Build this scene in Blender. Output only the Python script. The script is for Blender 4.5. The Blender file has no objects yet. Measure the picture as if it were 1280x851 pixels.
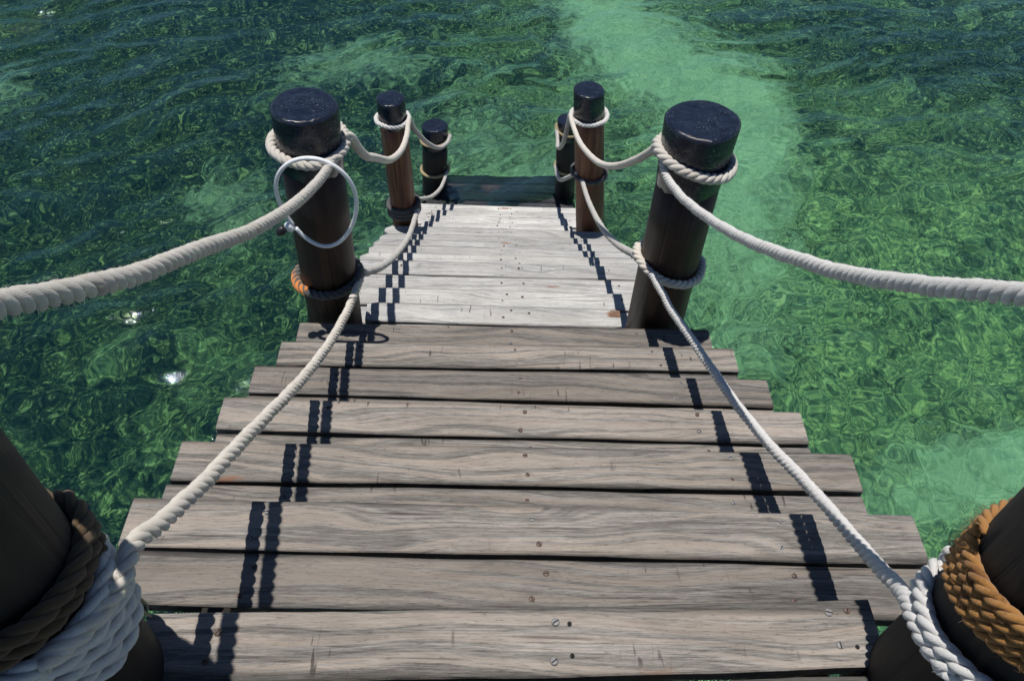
import bpy, math, random
import numpy as np
from mathutils import Vector, Matrix

sc = bpy.context.scene
C = sc.collection
rad = math.radians

# ------------------------------------------------------------------ camera
cam = bpy.data.cameras.new('camera')
cam_ob = bpy.data.objects.new('camera', cam)
C.objects.link(cam_ob)
sc.camera = cam_ob
FW = Vector((0.0346, 0.6637, -0.7472)).normalized()
RT = Vector((0.9989, -0.0060, 0.0409))
RT = (RT - FW * RT.dot(FW)).normalized()
UP = RT.cross(FW)
cam_ob.matrix_world = Matrix(((RT.x, UP.x, -FW.x, -0.105), (RT.y, UP.y, -FW.y, 0.0),
                              (RT.z, UP.z, -FW.z, 5.0), (0, 0, 0, 1)))
cam.sensor_width = 36.0
cam.lens = 36.0 * 1008.75 / 1280.0
cam.clip_start = 0.05
cam.clip_end = 2000.0

# ------------------------------------------------------------------ world, sun, exposure
SUN = Vector((-0.10, 0.10, 1.0)).normalized()          # direction towards the sun
world = bpy.data.worlds.new('World')
sc.world = world
world.use_nodes = True
wn = world.node_tree
sky = wn.nodes.new('ShaderNodeTexSky')
sky.sky_type = 'NISHITA'
sky.sun_disc = False
sky.sun_elevation = math.asin(SUN.z)
sky.sun_rotation = math.atan2(SUN.x, SUN.y)
sky.altitude = 0.0
sky.air_density = 0.75
sky.dust_density = 0.0
sky.ozone_density = 4.0
wn.links.new(sky.outputs[0], wn.nodes['Background'].inputs[0])
wn.nodes['Background'].inputs[1].default_value = 0.070
sun = bpy.data.lights.new('sun', 'SUN')
sun.energy = 5.0
sun.angle = rad(0.5)
sun.color = (1.0, 0.965, 0.91)
sun_ob = bpy.data.objects.new('sun', sun)
C.objects.link(sun_ob)
sun_ob.rotation_euler = SUN.to_track_quat('Z', 'Y').to_euler()
sun_ob.location = (0, 0, 12)
sc.view_settings.view_transform = 'Standard'
sc.view_settings.look = 'None'
sc.view_settings.exposure = 0.0
sc.view_settings.gamma = 1.0
sc.cycles.use_denoising = True
sc.cycles.max_bounces = 8
sc.cycles.sample_clamp_indirect = 60.0
sc.cycles.blur_glossy = 3.0

# ------------------------------------------------------------------ helpers
def mesh_np(name, verts, quads, mat=None, parent=None, uv=None, smooth=True, tris=None):
    """one mesh object from numpy vertices and quads (plus optional triangles)"""
    v = np.asarray(verts, dtype=np.float32)
    q = np.asarray(quads, dtype=np.int32).reshape(-1, 4)
    t = np.asarray(tris if tris is not None else [], dtype=np.int32).reshape(-1, 3)
    m = bpy.data.meshes.new(name)
    m.vertices.add(len(v)); m.vertices.foreach_set('co', v.ravel())
    loops = np.concatenate([q.ravel(), t.ravel()])
    starts = np.concatenate([np.arange(len(q)) * 4, len(q) * 4 + np.arange(len(t)) * 3]).astype(np.int32)
    m.loops.add(len(loops)); m.loops.foreach_set('vertex_index', loops)
    m.polygons.add(len(starts)); m.polygons.foreach_set('loop_start', starts)
    m.polygons.foreach_set('use_smooth', np.full(len(starts), smooth))
    if uv is not None:
        lay = m.uv_layers.new(name='uv')
        lay.data.foreach_set('uv', np.asarray(uv, dtype=np.float32)[loops].ravel())
    m.update(calc_edges=True)
    m.validate()
    o = bpy.data.objects.new(name, m)
    C.objects.link(o)
    if mat: m.materials.append(mat)
    if parent is not None: o.parent = parent
    return o

def tag(o, label=None, cat=None, group=None, kind=None):
    for k, v in (('label', label), ('category', cat), ('group', group), ('kind', kind)):
        if v: o[k] = v
    return o

def empty(name, loc=(0, 0, 0)):
    o = bpy.data.objects.new(name, None)
    o.empty_display_size = 0.1
    o.location = loc
    C.objects.link(o)
    return o

class N:
    """small node builder"""
    def __init__(self, name):
        self.m = bpy.data.materials.new(name)
        self.m.use_nodes = True
        self.t = self.m.node_tree
        self.b = self.t.nodes['Principled BSDF']
        self.out = self.t.nodes['Material Output']
    def new(self, kind, **kw):
        n = self.t.nodes.new('ShaderNode' + kind)
        for k, v in kw.items():
            if hasattr(n, k): setattr(n, k, v)
            else: n.inputs[k.replace('_', ' ')].default_value = v
        return n
    def link(self, a, b): self.t.links.new(a, b)
    def math(self, op, a, b=None, clamp=False):
        n = self.t.nodes.new('ShaderNodeMath'); n.operation = op; n.use_clamp = clamp
        for i, x in enumerate((a, b)):
            if x is None: continue
            if isinstance(x, (int, float)): n.inputs[i].default_value = x
            else: self.link(x, n.inputs[i])
        return n.outputs[0]
    def ramp(self, fac, stops, interp='LINEAR'):
        n = self.t.nodes.new('ShaderNodeValToRGB'); r = n.color_ramp; r.interpolation = interp
        while len(r.elements) < len(stops): r.elements.new(0.5)
        for e, (p, c) in zip(r.elements, stops):
            e.position = p
            e.color = (c, c, c, 1) if isinstance(c, (int, float)) else (*c, 1)
        self.link(fac, n.inputs[0])
        return n.outputs[0]
    def mix(self, fac, a, b, mode='MIX'):
        n = self.t.nodes.new('ShaderNodeMix'); n.data_type = 'RGBA'; n.blend_type = mode
        for i, x in ((0, fac), (6, a), (7, b)):
            if isinstance(x, (int, float)): n.inputs[i].default_value = x
            elif isinstance(x, tuple): n.inputs[i].default_value = (*x, 1)
            else: self.link(x, n.inputs[i])
        return n.outputs[2]
    def noise(self, vec, scale, detail=4.0, rough=0.55, dist=0.0):
        n = self.new('TexNoise'); n.inputs['Scale'].default_value = scale
        n.inputs['Detail'].default_value = detail; n.inputs['Roughness'].default_value = rough
        n.inputs['Distortion'].default_value = dist
        self.link(vec, n.inputs['Vector'])
        return n.outputs[0]
    def mapping(self, vec, scale=(1, 1, 1), loc=(0, 0, 0)):
        n = self.new('Mapping'); n.inputs['Scale'].default_value = scale; n.inputs['Location'].default_value = loc
        self.link(vec, n.inputs['Vector'])
        return n.outputs[0]
    def bump(self, height, strength=0.3, dist=0.01):
        n = self.new('Bump'); n.inputs['Strength'].default_value = strength; n.inputs['Distance'].default_value = dist
        self.link(height, n.inputs['Height']); self.link(n.outputs[0], self.b.inputs['Normal'])
    def seeded(self, k=37.0):
        """object coordinates shifted by the object's own random number"""
        tc = self.new('TexCoord'); oi = self.new('ObjectInfo')
        cx = self.t.nodes.new('ShaderNodeCombineXYZ')
        r = self.math('MULTIPLY', oi.outputs['Random'], k)
        for i in range(3): self.link(self.math('MULTIPLY', r, (1.0, 1.37, 0.71)[i]), cx.inputs[i])
        ad = self.t.nodes.new('ShaderNodeVectorMath'); ad.operation = 'ADD'
        self.link(tc.outputs['Object'], ad.inputs[0]); self.link(cx.outputs[0], ad.inputs[1])
        return ad.outputs[0], oi.outputs['Random'], tc.outputs['Object']

# ------------------------------------------------------------------ materials
def wood(name, dark, mid, light, tan, crack=0.75, wet=False):
    n = N(name)
    v, rnd, ob = n.seeded()
    # bent coordinates: the grain swings round like flat-sawn boards
    sep = n.new('SeparateXYZ'); n.link(v, sep.inputs[0])
    warp = n.noise(n.mapping(v, (1.1, 4.0, 1.0)), 1.0, 2.0, 0.5)
    y2 = n.math('ADD', sep.outputs[1], n.math('MULTIPLY', n.math('SUBTRACT', warp, 0.5), 0.26))
    cx = n.t.nodes.new('ShaderNodeCombineXYZ')
    n.link(n.math('MULTIPLY', sep.outputs[0], 0.28), cx.inputs[0]); n.link(n.math('MULTIPLY', y2, 26.0), cx.inputs[1])
    n.link(n.math('MULTIPLY', sep.outputs[2], 4.0), cx.inputs[2])
    band = n.noise(cx.outputs[0], 1.7, 3.0, 0.6)
    fib = n.noise(n.mapping(v, (16.0, 300.0, 80.0)), 1.0, 4.0, 0.8)
    fib2 = n.noise(n.mapping(cx.outputs[0], (3.0, 3.2, 2.0)), 1.0, 6.0, 0.75)
    pore = n.noise(n.mapping(v, (55.0, 420.0, 90.0)), 1.0, 2.0, 0.6)
    grey = n.ramp(n.math('ADD', n.math('MULTIPLY', fib, 0.62), n.math('MULTIPLY', fib2, 0.38)),
                  [(0.375, dark), (0.48, mid), (0.59, light)])
    col = n.mix(n.ramp(band, [(0.50, 0.0), (0.56, 0.75), (0.60, 0.35), (0.68, 0.7)]), grey, tan)
    col = n.mix(n.ramp(band, [(0.36, 0.15), (0.42, 0.42), (0.455, 0.10), (0.48, 0.0)]), col, dark)
    col = n.mix(n.ramp(pore, [(0.30, 0.55), (0.40, 0.0)]), col, dark)
    # uneven weathering and whole-board differences
    blot = n.noise(n.mapping(v, (2.2, 7.0, 4.0)), 1.0, 4.0, 0.6)
    col = n.mix(1.0, col, n.ramp(blot, [(0.3, 0.72), (0.7, 1.14)]), 'MULTIPLY')
    col = n.mix(1.0, col, n.ramp(n.math('FRACT', n.math('MULTIPLY', rnd, 7.31)), [(0.0, (0.74, 0.735, 0.73)), (0.5, (1.0, 0.985, 0.96)), (1.0, (1.20, 1.19, 1.18))]), 'MULTIPLY')
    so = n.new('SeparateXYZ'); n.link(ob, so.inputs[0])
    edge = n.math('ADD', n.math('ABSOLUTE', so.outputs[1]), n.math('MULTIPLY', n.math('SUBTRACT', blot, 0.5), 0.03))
    col = n.mix(1.0, col, n.ramp(edge, [(0.048, 1.0), (0.0610, 0.42)]), 'MULTIPLY')  # shading line of each tread edge, put into the colour along both long sides
    # long drying cracks and short cross cuts
    ck = n.noise(n.mapping(v, (1.5, 85.0, 40.0)), 1.0, 2.0, 0.5)
    patch = n.noise(n.mapping(v, (1.6, 9.0, 3.0)), 1.0, 1.0)
    ckm = n.math('MULTIPLY', n.ramp(ck, [(0.30, 1.0), (0.36, 0.0)]), n.ramp(patch, [(0.5, 0.0), (0.6, crack)]))
    cut = n.noise(n.mapping(v, (75.0, 9.0, 9.0), (3.1, 0, 0)), 1.0, 2.0, 0.5, 0.6)
    patch2 = n.noise(n.mapping(v, (2.4, 9.0, 3.0), (9.0, 4.0, 0)), 1.0, 1.0)
    cutm = n.math('MULTIPLY', n.ramp(cut, [(0.29, 1.0), (0.35, 0.0)]), n.ramp(patch2, [(0.56, 0.0), (0.64, crack)]))
    both = n.math('MAXIMUM', ckm, cutm)
    col = n.mix(both, col, (0.030, 0.024, 0.020))
    # rust and dark stains drawn out along the board
    rs = n.new('TexVoronoi'); rs.inputs['Scale'].default_value = 1.0; rs.inputs['Randomness'].default_value = 1.0
    wv = n.new('TexNoise'); wv.inputs['Scale'].default_value = 26.0
    n.link(v, wv.inputs['Vector'])
    va = n.t.nodes.new('ShaderNodeVectorMath'); va.operation = 'MULTIPLY_ADD'
    n.link(wv.outputs[1], va.inputs[0]); va.inputs[1].default_value = (0.05, 0.03, 0.0)
    n.link(v, va.inputs[2])
    n.link(n.mapping(va.outputs[0], (2.3, 9.0, 0.4)), rs.inputs['Vector'])
    n.link(n.ramp(rs.outputs['Distance'], [(0.06, 0.85), (0.14, 0.0)]), (m1 := n.t.nodes.new('ShaderNodeMath')).inputs[0])
    m1.operation = 'MULTIPLY'
    sel = n.new('SeparateColor'); n.link(rs.outputs['Color'], sel.inputs[0])
    n.link(n.ramp(sel.outputs[0], [(0.66, 0.0), (0.70, 1.0)]), m1.inputs[1])
    stain = n.mix(n.ramp(sel.outputs[1], [(0.45, 0.0), (0.55, 1.0)]), (0.20, 0.085, 0.035), (0.05, 0.035, 0.028))
    col = n.mix(m1.outputs[0], col, stain)
    ra = n.new('Attribute'); ra.attribute_name = 'rust'
    rn_ = n.noise(n.mapping(v, (14.0, 60.0, 20.0)), 1.0, 4.0, 0.7)
    rm = n.math('MULTIPLY', n.ramp(n.math('ADD', ra.outputs['Fac'], n.math('SUBTRACT', rn_, 0.5)), [(0.30, 0.0), (0.55, 0.9)]), n.math('GREATER_THAN', ra.outputs['Fac'], 0.02))
    col = n.mix(rm, col, n.mix(n.ramp(rn_, [(0.4, 0.0), (0.6, 1.0)]), (0.30, 0.12, 0.04), (0.10, 0.045, 0.02)))
    n.link(col, n.b.inputs['Base Color'])
    n.b.inputs['Roughness'].default_value = 0.16 if wet else 0.82
    n.b.inputs['Specular IOR Level'].default_value = 0.5 if wet else 0.25
    h = n.math('SUBTRACT', n.math('ADD', n.math('MULTIPLY', fib, 0.6), n.math('MULTIPLY', fib2, 0.5)), n.math('MULTIPLY', both, 0.9))
    n.bump(h, 0.55, 0.004)
    return n.m

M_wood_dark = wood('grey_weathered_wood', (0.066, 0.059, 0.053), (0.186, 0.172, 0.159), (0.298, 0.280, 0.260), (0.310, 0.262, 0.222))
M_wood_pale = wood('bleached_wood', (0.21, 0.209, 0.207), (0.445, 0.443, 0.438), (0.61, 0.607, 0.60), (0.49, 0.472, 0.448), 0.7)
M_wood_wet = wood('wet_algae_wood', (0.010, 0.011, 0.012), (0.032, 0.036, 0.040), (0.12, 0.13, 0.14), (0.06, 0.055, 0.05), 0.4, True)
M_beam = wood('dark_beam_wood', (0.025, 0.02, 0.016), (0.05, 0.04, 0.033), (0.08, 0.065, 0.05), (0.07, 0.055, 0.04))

def post_mat(name, dark, mid, light, rough=0.5):
    n = N(name)
    v, rnd, ob = n.seeded()
    st = n.noise(n.mapping(v, (26.0, 26.0, 1.3)), 1.0, 5.0, 0.65)
    st2 = n.noise(n.mapping(v, (7.0, 7.0, 0.9)), 1.0, 3.0, 0.6)
    col = n.ramp(n.math('ADD', n.math('MULTIPLY', st, 0.6), n.math('MULTIPLY', st2, 0.4)), [(0.34, dark), (0.52, mid), (0.68, light)])
    ck = n.noise(n.mapping(v, (60.0, 60.0, 1.1)), 1.0, 2.0, 0.5)
    ckm = n.ramp(ck, [(0.30, 0.8), (0.36, 0.0)])
    col = n.mix(ckm, col, (0.006, 0.005, 0.005))
    n.link(col, n.b.inputs['Base Color'])
    n.link(n.ramp(st2, [(0.3, rough - 0.05), (0.7, rough + 0.2)]), n.b.inputs['Roughness'])
    n.b.inputs['Specular IOR Level'].default_value = 0.4
    n.bump(n.math('SUBTRACT', n.math('ADD', st, n.math('MULTIPLY', n.noise(v, 60.0), 0.2)), ckm), 0.35, 0.006)
    return n.m

M_post = post_mat('dark_oiled_post_wood', (0.010, 0.005, 0.004), (0.032, 0.015, 0.009), (0.072, 0.034, 0.020), 0.42)
M_post_near = post_mat('nearly_black_post_wood', (0.005, 0.004, 0.0035), (0.012, 0.009, 0.007), (0.026, 0.018, 0.013), 0.6)
M_post_red = post_mat('reddish_post_wood', (0.045, 0.016, 0.008), (0.150, 0.055, 0.025), (0.28, 0.135, 0.068), 0.45)
M_post_black = post_mat('black_post_wood', (0.006, 0.006, 0.006), (0.014, 0.013, 0.012), (0.030, 0.027, 0.024), 0.55)

def tar():
    n = N('black_gloss_paint')
    v, rnd, ob = n.seeded()
    big = n.noise(v, 22.0, 4.0, 0.6)
    fine = n.noise(v, 120.0, 4.0, 0.65)
    base = n.ramp(n.noise(v, 40.0, 3.0), [(0.35, (0.006, 0.008, 0.016)), (0.7, (0.012, 0.018, 0.034))])  # blue of the reflected sky is put into this base colour
    speck = n.ramp(n.noise(v, 210.0, 2.0, 0.5), [(0.66, 0.0), (0.72, 0.75)])
    scuff = n.ramp(n.noise(v, 13.0, 6.0, 0.7), [(0.56, 0.0), (0.72, 0.18)])
    base = n.mix(scuff, base, (0.045, 0.048, 0.055))
    n.link(n.mix(n.math('MULTIPLY', speck, n.ramp(n.noise(v, 11.0, 2.0), [(0.45, 0.0), (0.6, 1.0)])), base, (0.30, 0.31, 0.33)), n.b.inputs['Base Color'])
    n.link(n.ramp(n.noise(v, 70.0, 3.0), [(0.35, 0.05), (0.68, 0.14)]), n.b.inputs['Roughness'])
    n.b.inputs['Specular IOR Level'].default_value = 0.6
    n.bump(n.math('ADD', n.math('MULTIPLY', big, 1.1), n.math('MULTIPLY', fine, 0.34)), 0.7, 0.007)
    return n.m
M_tar = tar()

def rope_mat(name, base, dirt, dirt_amt=0.5, light=None, fuzz=1.0):
    n = N(name)
    v, rnd, ob = n.seeded()
    tc = n.new('TexCoord')
    uvm = n.mapping(tc.outputs['UV'], (1.0, 1.0, 1.0))
    yarn = n.new('TexWave'); yarn.wave_type = 'BANDS'; yarn.bands_direction = 'DIAGONAL'
    yarn.inputs['Scale'].default_value = 1.0; yarn.inputs['Distortion'].default_value = 1.2
    yarn.inputs['Detail'].default_value = 2.0; yarn.inputs['Detail Scale'].default_value = 2.0
    n.link(n.mapping(tc.outputs['UV'], (170.0, 5.0, 1.0)), yarn.inputs['Vector'])
    hair = n.noise(n.mapping(tc.outputs['UV'], (260.0, 60.0, 1.0)), 1.0, 4.0, 0.7)
    d = n.noise(v, 9.0, 5.0, 0.65)
    lt = light or tuple(min(0.9, c * 1.22) for c in base)
    col = n.mix(n.ramp(hair, [(0.3, 0.0), (0.7, 1.0)]), base, lt)
    col = n.mix(n.math('MULTIPLY', n.ramp(yarn.outputs[1], [(0.0, 1.0), (0.35, 0.0)]), 0.14), col, tuple(c * 0.55 for c in base))
    col = n.mix(n.ramp(d, [(0.55, 0.0), (0.72, dirt_amt)]), col, dirt)
    sp = n.noise(v, 34.0, 2.0)
    col = n.mix(n.ramp(sp, [(0.70, 0.0), (0.76, 0.7 * dirt_amt)]), col, tuple(c * 0.45 for c in dirt))
    n.link(col, n.b.inputs['Base Color'])
    n.b.inputs['Roughness'].default_value = 0.9
    n.b.inputs['Specular IOR Level'].default_value = 0.15
    n.b.inputs['Sheen Weight'].default_value = 0.15
    n.bump(n.math('ADD', n.math('MULTIPLY', yarn.outputs[1], 0.35), n.math('MULTIPLY', hair, 0.8 * fuzz)), 0.6, 0.003)
    return n.m

M_rope = rope_mat('white_cotton_rope', (0.56, 0.515, 0.455), (0.30, 0.23, 0.16), 0.40)
M_rope_cream = rope_mat('cream_rope', (0.50, 0.468, 0.425), (0.33, 0.23, 0.14), 0.45)
M_rope_white = rope_mat('clean_white_rope', (0.57, 0.555, 0.535), (0.40, 0.35, 0.28), 0.25)
M_rope_grey = rope_mat('grey_weathered_rope', (0.42, 0.40, 0.37), (0.20, 0.17, 0.13), 0.5)
M_rope_brown = rope_mat('brown_coir_rope', (0.088, 0.056, 0.028), (0.035, 0.022, 0.012), 0.5, fuzz=1.6)
M_rope_orange = rope_mat('orange_coir_rope', (0.25, 0.100, 0.022), (0.10, 0.035, 0.010), 0.8, (0.52, 0.27, 0.08), 1.8)
M_rope_dark = rope_mat('dark_wet_rope', (0.050, 0.051, 0.056), (0.02, 0.02, 0.02), 0.6, (0.16, 0.155, 0.15))
M_rope_rust = rope_mat('rust_stained_rope', (0.55, 0.20, 0.05), (0.28, 0.07, 0.02), 0.7)
M_rope_tan = rope_mat('tan_rope', (0.34, 0.27, 0.16), (0.12, 0.09, 0.05), 0.6)

def simple(name, col, rough, metal=0.0, var=0.15, scale=60.0, bump=0.1):
    n = N(name)
    v, rnd, ob = n.seeded()
    k = n.noise(v, scale, 3.0)
    n.link(n.ramp(k, [(0.3, tuple(c * (1 - var) for c in col)), (0.7, tuple(min(1, c * (1 + var)) for c in col))]), n.b.inputs['Base Color'])
    n.b.inputs['Roughness'].default_value = rough
    n.b.inputs['Metallic'].default_value = metal
    n.bump(k, bump, 0.002)
    return n.m
M_plastic = simple('white_hose_plastic', (0.74, 0.75, 0.77), 0.28, var=0.05)
M_knob = simple('black_rubber_knob', (0.012, 0.012, 0.013), 0.35)
M_hole = simple('bored_hole', (0.006, 0.005, 0.005), 0.9)

def nail_mat():
    n = N('screw_head_metal')
    v, rnd, ob = n.seeded()
    c1 = n.ramp(n.noise(v, 220.0, 3.0), [(0.35, (0.12, 0.072, 0.055)), (0.65, (0.075, 0.048, 0.038))])
    c2 = n.ramp(n.noise(v, 220.0, 3.0), [(0.35, (0.13, 0.13, 0.135)), (0.65, (0.24, 0.23, 0.23))])
    n.link(n.mix(n.ramp(rnd, [(0.55, 0.0), (0.6, 1.0)]), c1, c2), n.b.inputs['Base Color'])
    n.b.inputs['Metallic'].default_value = 0.1
    n.b.inputs['Roughness'].default_value = 0.6
    return n.m
M_nail = nail_mat()
M_slot = simple('screw_slot_dark', (0.015, 0.012, 0.010), 0.8)

# ------------------------------------------------------------------ water and seabed
rng = np.random.default_rng(11)

def axis(lo, hi, st, far, gr):
    a = list(np.arange(lo, hi + 1e-6, st)); d = st
    while a[-1] < far: d *= gr; a.append(a[-1] + d)
    d = st
    while a[0] > -far: d *= gr; a.insert(0, a[0] - d)
    return np.array(a)

def grid(name, xs, ys, zf, mat):
    X, Y = np.meshgrid(xs, ys)
    v = np.stack([X, Y, zf(X, Y)], -1).reshape(-1, 3)
    nx, ny = len(xs), len(ys)
    i = np.arange((ny - 1) * (nx - 1)); a = (i // (nx - 1)) * nx + i % (nx - 1)
    return mesh_np(name, v, np.stack([a, a + 1, a + nx + 1, a + nx], -1), mat), X, Y

WAVES = []
for lam in np.geomspace(0.075, 0.34, 44):              # short ripples from all sides
    th = rad(rng.normal(110, 60)); k = 2 * math.pi / lam
    WAVES.append((k * math.cos(th), k * math.sin(th), 0.0215 / k * rng.uniform(0.6, 1.3), rng.uniform(0, 6.28), 0.35))
for lam in np.geomspace(0.30, 0.85, 26):                # the breeze running towards the stairs
    th = rad(rng.normal(118, 26)); k = 2 * math.pi / lam
    WAVES.append((k * math.cos(th), k * math.sin(th), 0.0400 / k * rng.uniform(0.6, 1.3), rng.uniform(0, 6.28), 0.7))
for lam in (1.3, 1.7, 2.3, 3.1, 4.3):
    th = rad(rng.normal(120, 15)); k = 2 * math.pi / lam
    WAVES.append((k * math.cos(th), k * math.sin(th), 0.015 / k, rng.uniform(0, 6.28), 0.5))

def wave_z(X, Y):
    Z = np.zeros_like(X)
    bx = 0.16 * np.sin(0.9 * X + 0.5 * Y + 1.0) + 0.10 * np.sin(2.3 * Y - 1.1 * X) + 0.05 * np.sin(4.7 * X + 3.1 * Y)
    by = 0.16 * np.sin(0.8 * Y - 0.6 * X + 2.0) + 0.10 * np.sin(2.1 * X + 1.4 * Y) + 0.05 * np.sin(5.3 * Y - 2.2 * X)
    Xw, Yw = X + bx, Y + by
    gust = 0.75 + 0.35 * np.sin(0.55 * X - 0.35 * Y + 0.6) * np.sin(0.4 * Y + 0.3 * X + 1.2) + 0.25 * np.sin(1.3 * X + 0.9 * Y)
    for kx, ky, a, ph, sharp in WAVES:
        s = np.sin(kx * Xw + ky * Yw + ph)
        g = gust if math.hypot(kx, ky) > 5 else 1.0
        Z += a * g * ((1 - sharp) * s + sharp * (np.exp(1.1 * (s - 1)) * 2.0 - 0.75))
    # lapping on the submerged bottom steps
    near = np.exp(-((X / 1.1) ** 4) - ((Y - 6.35) / 0.5) ** 4)
    for lam, th, ph in ((0.13, 0.4, 0.1), (0.17, 1.3, 2.0), (0.11, 2.2, 4.0), (0.22, 1.8, 1.0), (0.15, 2.9, 3.0)):
        k = 2 * math.pi / lam
        Z += near * 0.085 / k * np.sin(k * (math.cos(th) * Xw + math.sin(th) * Yw) + ph)
    fade = np.clip((14.0 - np.maximum(np.abs(X), np.abs(Y - 6.5))) / 4.0, 0.0, 1.0)
    return Z * fade

def water_mat():
    n = N('sea_water')
    n.t.nodes.remove(n.b)
    rf = n.new('BsdfRefraction'); rf.inputs['Color'].default_value = (0.68, 0.94, 0.85, 1)
    rf.inputs['Roughness'].default_value = 0.0; rf.inputs['IOR'].default_value = 1.333
    gl = n.new('BsdfGlossy'); gl.inputs['Color'].default_value = (0.72, 0.90, 1.0, 1); gl.inputs['Roughness'].default_value = 0.02
    tc = n.new('TexCoord')
    h = n.math('ADD', n.noise(tc.outputs['Object'], 62.0, 0.0, 0.5), n.math('MULTIPLY', n.noise(tc.outputs['Object'], 24.0, 0.0, 0.5), 0.7))
    bp = n.new('Bump'); bp.inputs['Strength'].default_value = 1.0; bp.inputs['Distance'].default_value = 0.0028
    n.link(h, bp.inputs['Height']); n.link(bp.outputs[0], gl.inputs['Normal'])
    fr = n.new('Fresnel'); fr.inputs['IOR'].default_value = 1.62
    n.link(bp.outputs[0], fr.inputs['Normal'])
    mx = n.new('MixShader')
    n.link(fr.outputs[0], mx.inputs[0]); n.link(rf.outputs[0], mx.inputs[1]); n.link(gl.outputs[0], mx.inputs[2])
    n.link(mx.outputs[0], n.out.inputs['Surface'])
    return n.m

water, _, _ = grid('water', axis(-10.2, 10.2, 0.0245, 300.0, 1.25), axis(-0.4, 14.2, 0.0245, 300.0, 1.25), wave_z, water_mat())
tag(water, kind='structure')

def blob(X, Y, x, y, rx, ry, ang=0.0):
    c, s = math.cos(ang), math.sin(ang)
    u, w = (X - x) * c + (Y - y) * s, -(X - x) * s + (Y - y) * c
    return np.exp(-(u / rx) ** 2 - (w / ry) ** 2)

BED = -2.2
def bed_z(X, Y):
    return (BED + 0.10 * np.sin(0.9 * X + 1) * np.cos(0.8 * Y) + 0.05 * np.sin(2.3 * X + 1.7 * Y) + 0.04 * np.sin(3.9 * X - 3.1 * Y + 1)
            - 0.02 * np.clip(-X, 0, 12) - 0.012 * np.clip(np.hypot(X, Y) - 15, 0, 250))

def seabed_mat():
    n = N('seagrass_and_sand')
    tc = n.new('TexCoord'); v = tc.outputs['Object']
    at = n.new('Attribute'); at.attribute_name = 'sand'
    a2 = n.new('Attribute'); a2.attribute_name = 'sparse'
    clump = n.noise(v, 1.6, 6.0, 0.68, 0.4)
    tuft = n.noise(v, 9.5, 5.0, 0.66, 0.5)
    blade = n.noise(n.mapping(v, (24.0, 17.0, 8.0)), 1.0, 3.0, 0.62, 0.6)
    g = n.math('ADD', n.math('MULTIPLY', tuft, 0.5), n.math('MULTIPLY', blade, 0.5))
    grass = n.ramp(g, [(0.38, (0.006, 0.016, 0.020)), (0.48, (0.019, 0.040, 0.034)), (0.55, (0.060, 0.092, 0.044)), (0.62, (0.30, 0.34, 0.14))])
    bare = n.ramp(g, [(0.38, (0.045, 0.090, 0.066)), (0.47, (0.130, 0.192, 0.112)), (0.54, (0.28, 0.355, 0.160)), (0.62, (0.58, 0.62, 0.27))])  # caustic glimmer is put into the brightest colour stops of both ramps
    sm = n.math('ADD', a2.outputs['Fac'], n.math('MULTIPLY', n.math('SUBTRACT', clump, 0.5), 2.2))
    col = n.mix(n.ramp(sm, [(0.2, 0.0), (0.8, 1.0)]), grass, bare)
    sand = n.ramp(n.noise(v, 14.0, 5.0, 0.7), [(0.3, (0.38, 0.50, 0.36)), (0.5, (0.52, 0.62, 0.43)), (0.68, (0.66, 0.74, 0.50))])
    sand = n.mix(n.ramp(g, [(0.40, 0.55), (0.52, 0.12)]), sand, (0.20, 0.31, 0.20))
    sand = n.mix(1.0, sand, n.ramp(n.noise(v, 2.6, 4.0, 0.6), [(0.35, 0.80), (0.65, 1.12)]), 'MULTIPLY')
    m = n.math('ADD', at.outputs['Fac'], n.math('MULTIPLY', n.math('SUBTRACT', n.math('ADD', n.math('MULTIPLY', clump, 0.6), n.math('MULTIPLY', tuft, 0.4)), 0.5), 1.7))
    col = n.mix(n.ramp(m, [(0.20, 0.0), (0.90, 0.94)]), col, sand)
    n.link(col, n.b.inputs['Base Color'])
    n.b.inputs['Roughness'].default_value = 0.95
    n.b.inputs['Specular IOR Level'].default_value = 0.0
    n.bump(g, 0.8, 0.06)
    return n.m

seabed, BX, BY = grid('seabed', axis(-11, 11, 0.14, 300.0, 1.25), axis(-2, 16, 0.14, 300.0, 1.25), bed_z, seabed_mat())
tag(seabed, kind='structure')
s_mask = sum(w * blob(BX, BY, x, y, rx, ry, a) for w, x, y, rx, ry, a in (
    (0.95, 1.5, 12.8, 0.75, 1.6, 0.1), (0.9, 2.0, 11.4, 0.8, 1.2, 0.2), (0.9, 2.9, 10.5, 0.85, 0.9, 0.3), (0.85, 3.5, 9.8, 0.6, 0.9, 0.3), (0.8, 3.0, 9.0, 0.8, 0.9, 0.2),
    (0.65, 3.0, 8.0, 0.7, 0.8, 0.0), (0.60, 2.8, 6.9, 0.8, 0.9, 0.1), (0.95, 4.7, 4.1, 1.3, 0.55, 0.3), (0.50, 2.6, 5.6, 0.9, 0.6, 0.0), (0.45, 0.6, 8.2, 1.3, 0.7, 0.0),
    (0.55, -3.3, 7.8, 0.6, 0.5, 0.0), (0.6, -2.0, 10.6, 1.1, 0.5, 0.2), (0.45, -0.2, 9.3, 1.6, 0.9, 0.0), (0.5, -6.5, 9.5, 0.4, 0.7, 0.0), (0.3, -1.3, 7.0, 0.6, 1.0, 0.0)))
sp_mask = np.clip(0.40 + 0.12 * BX, 0.0, 0.75) - 0.60 * blob(BX, BY, 7.2, 11.6, 3.8, 2.4) + 0.30 * blob(BX, BY, -3.2, 5.0, 1.2, 2.2)
for nm, arr in (('sand', s_mask), ('sparse', sp_mask)):
    a = seabed.data.attributes.new(nm, 'FLOAT', 'POINT')
    a.data.foreach_set('value', arr.ravel().astype(np.float32))

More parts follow.
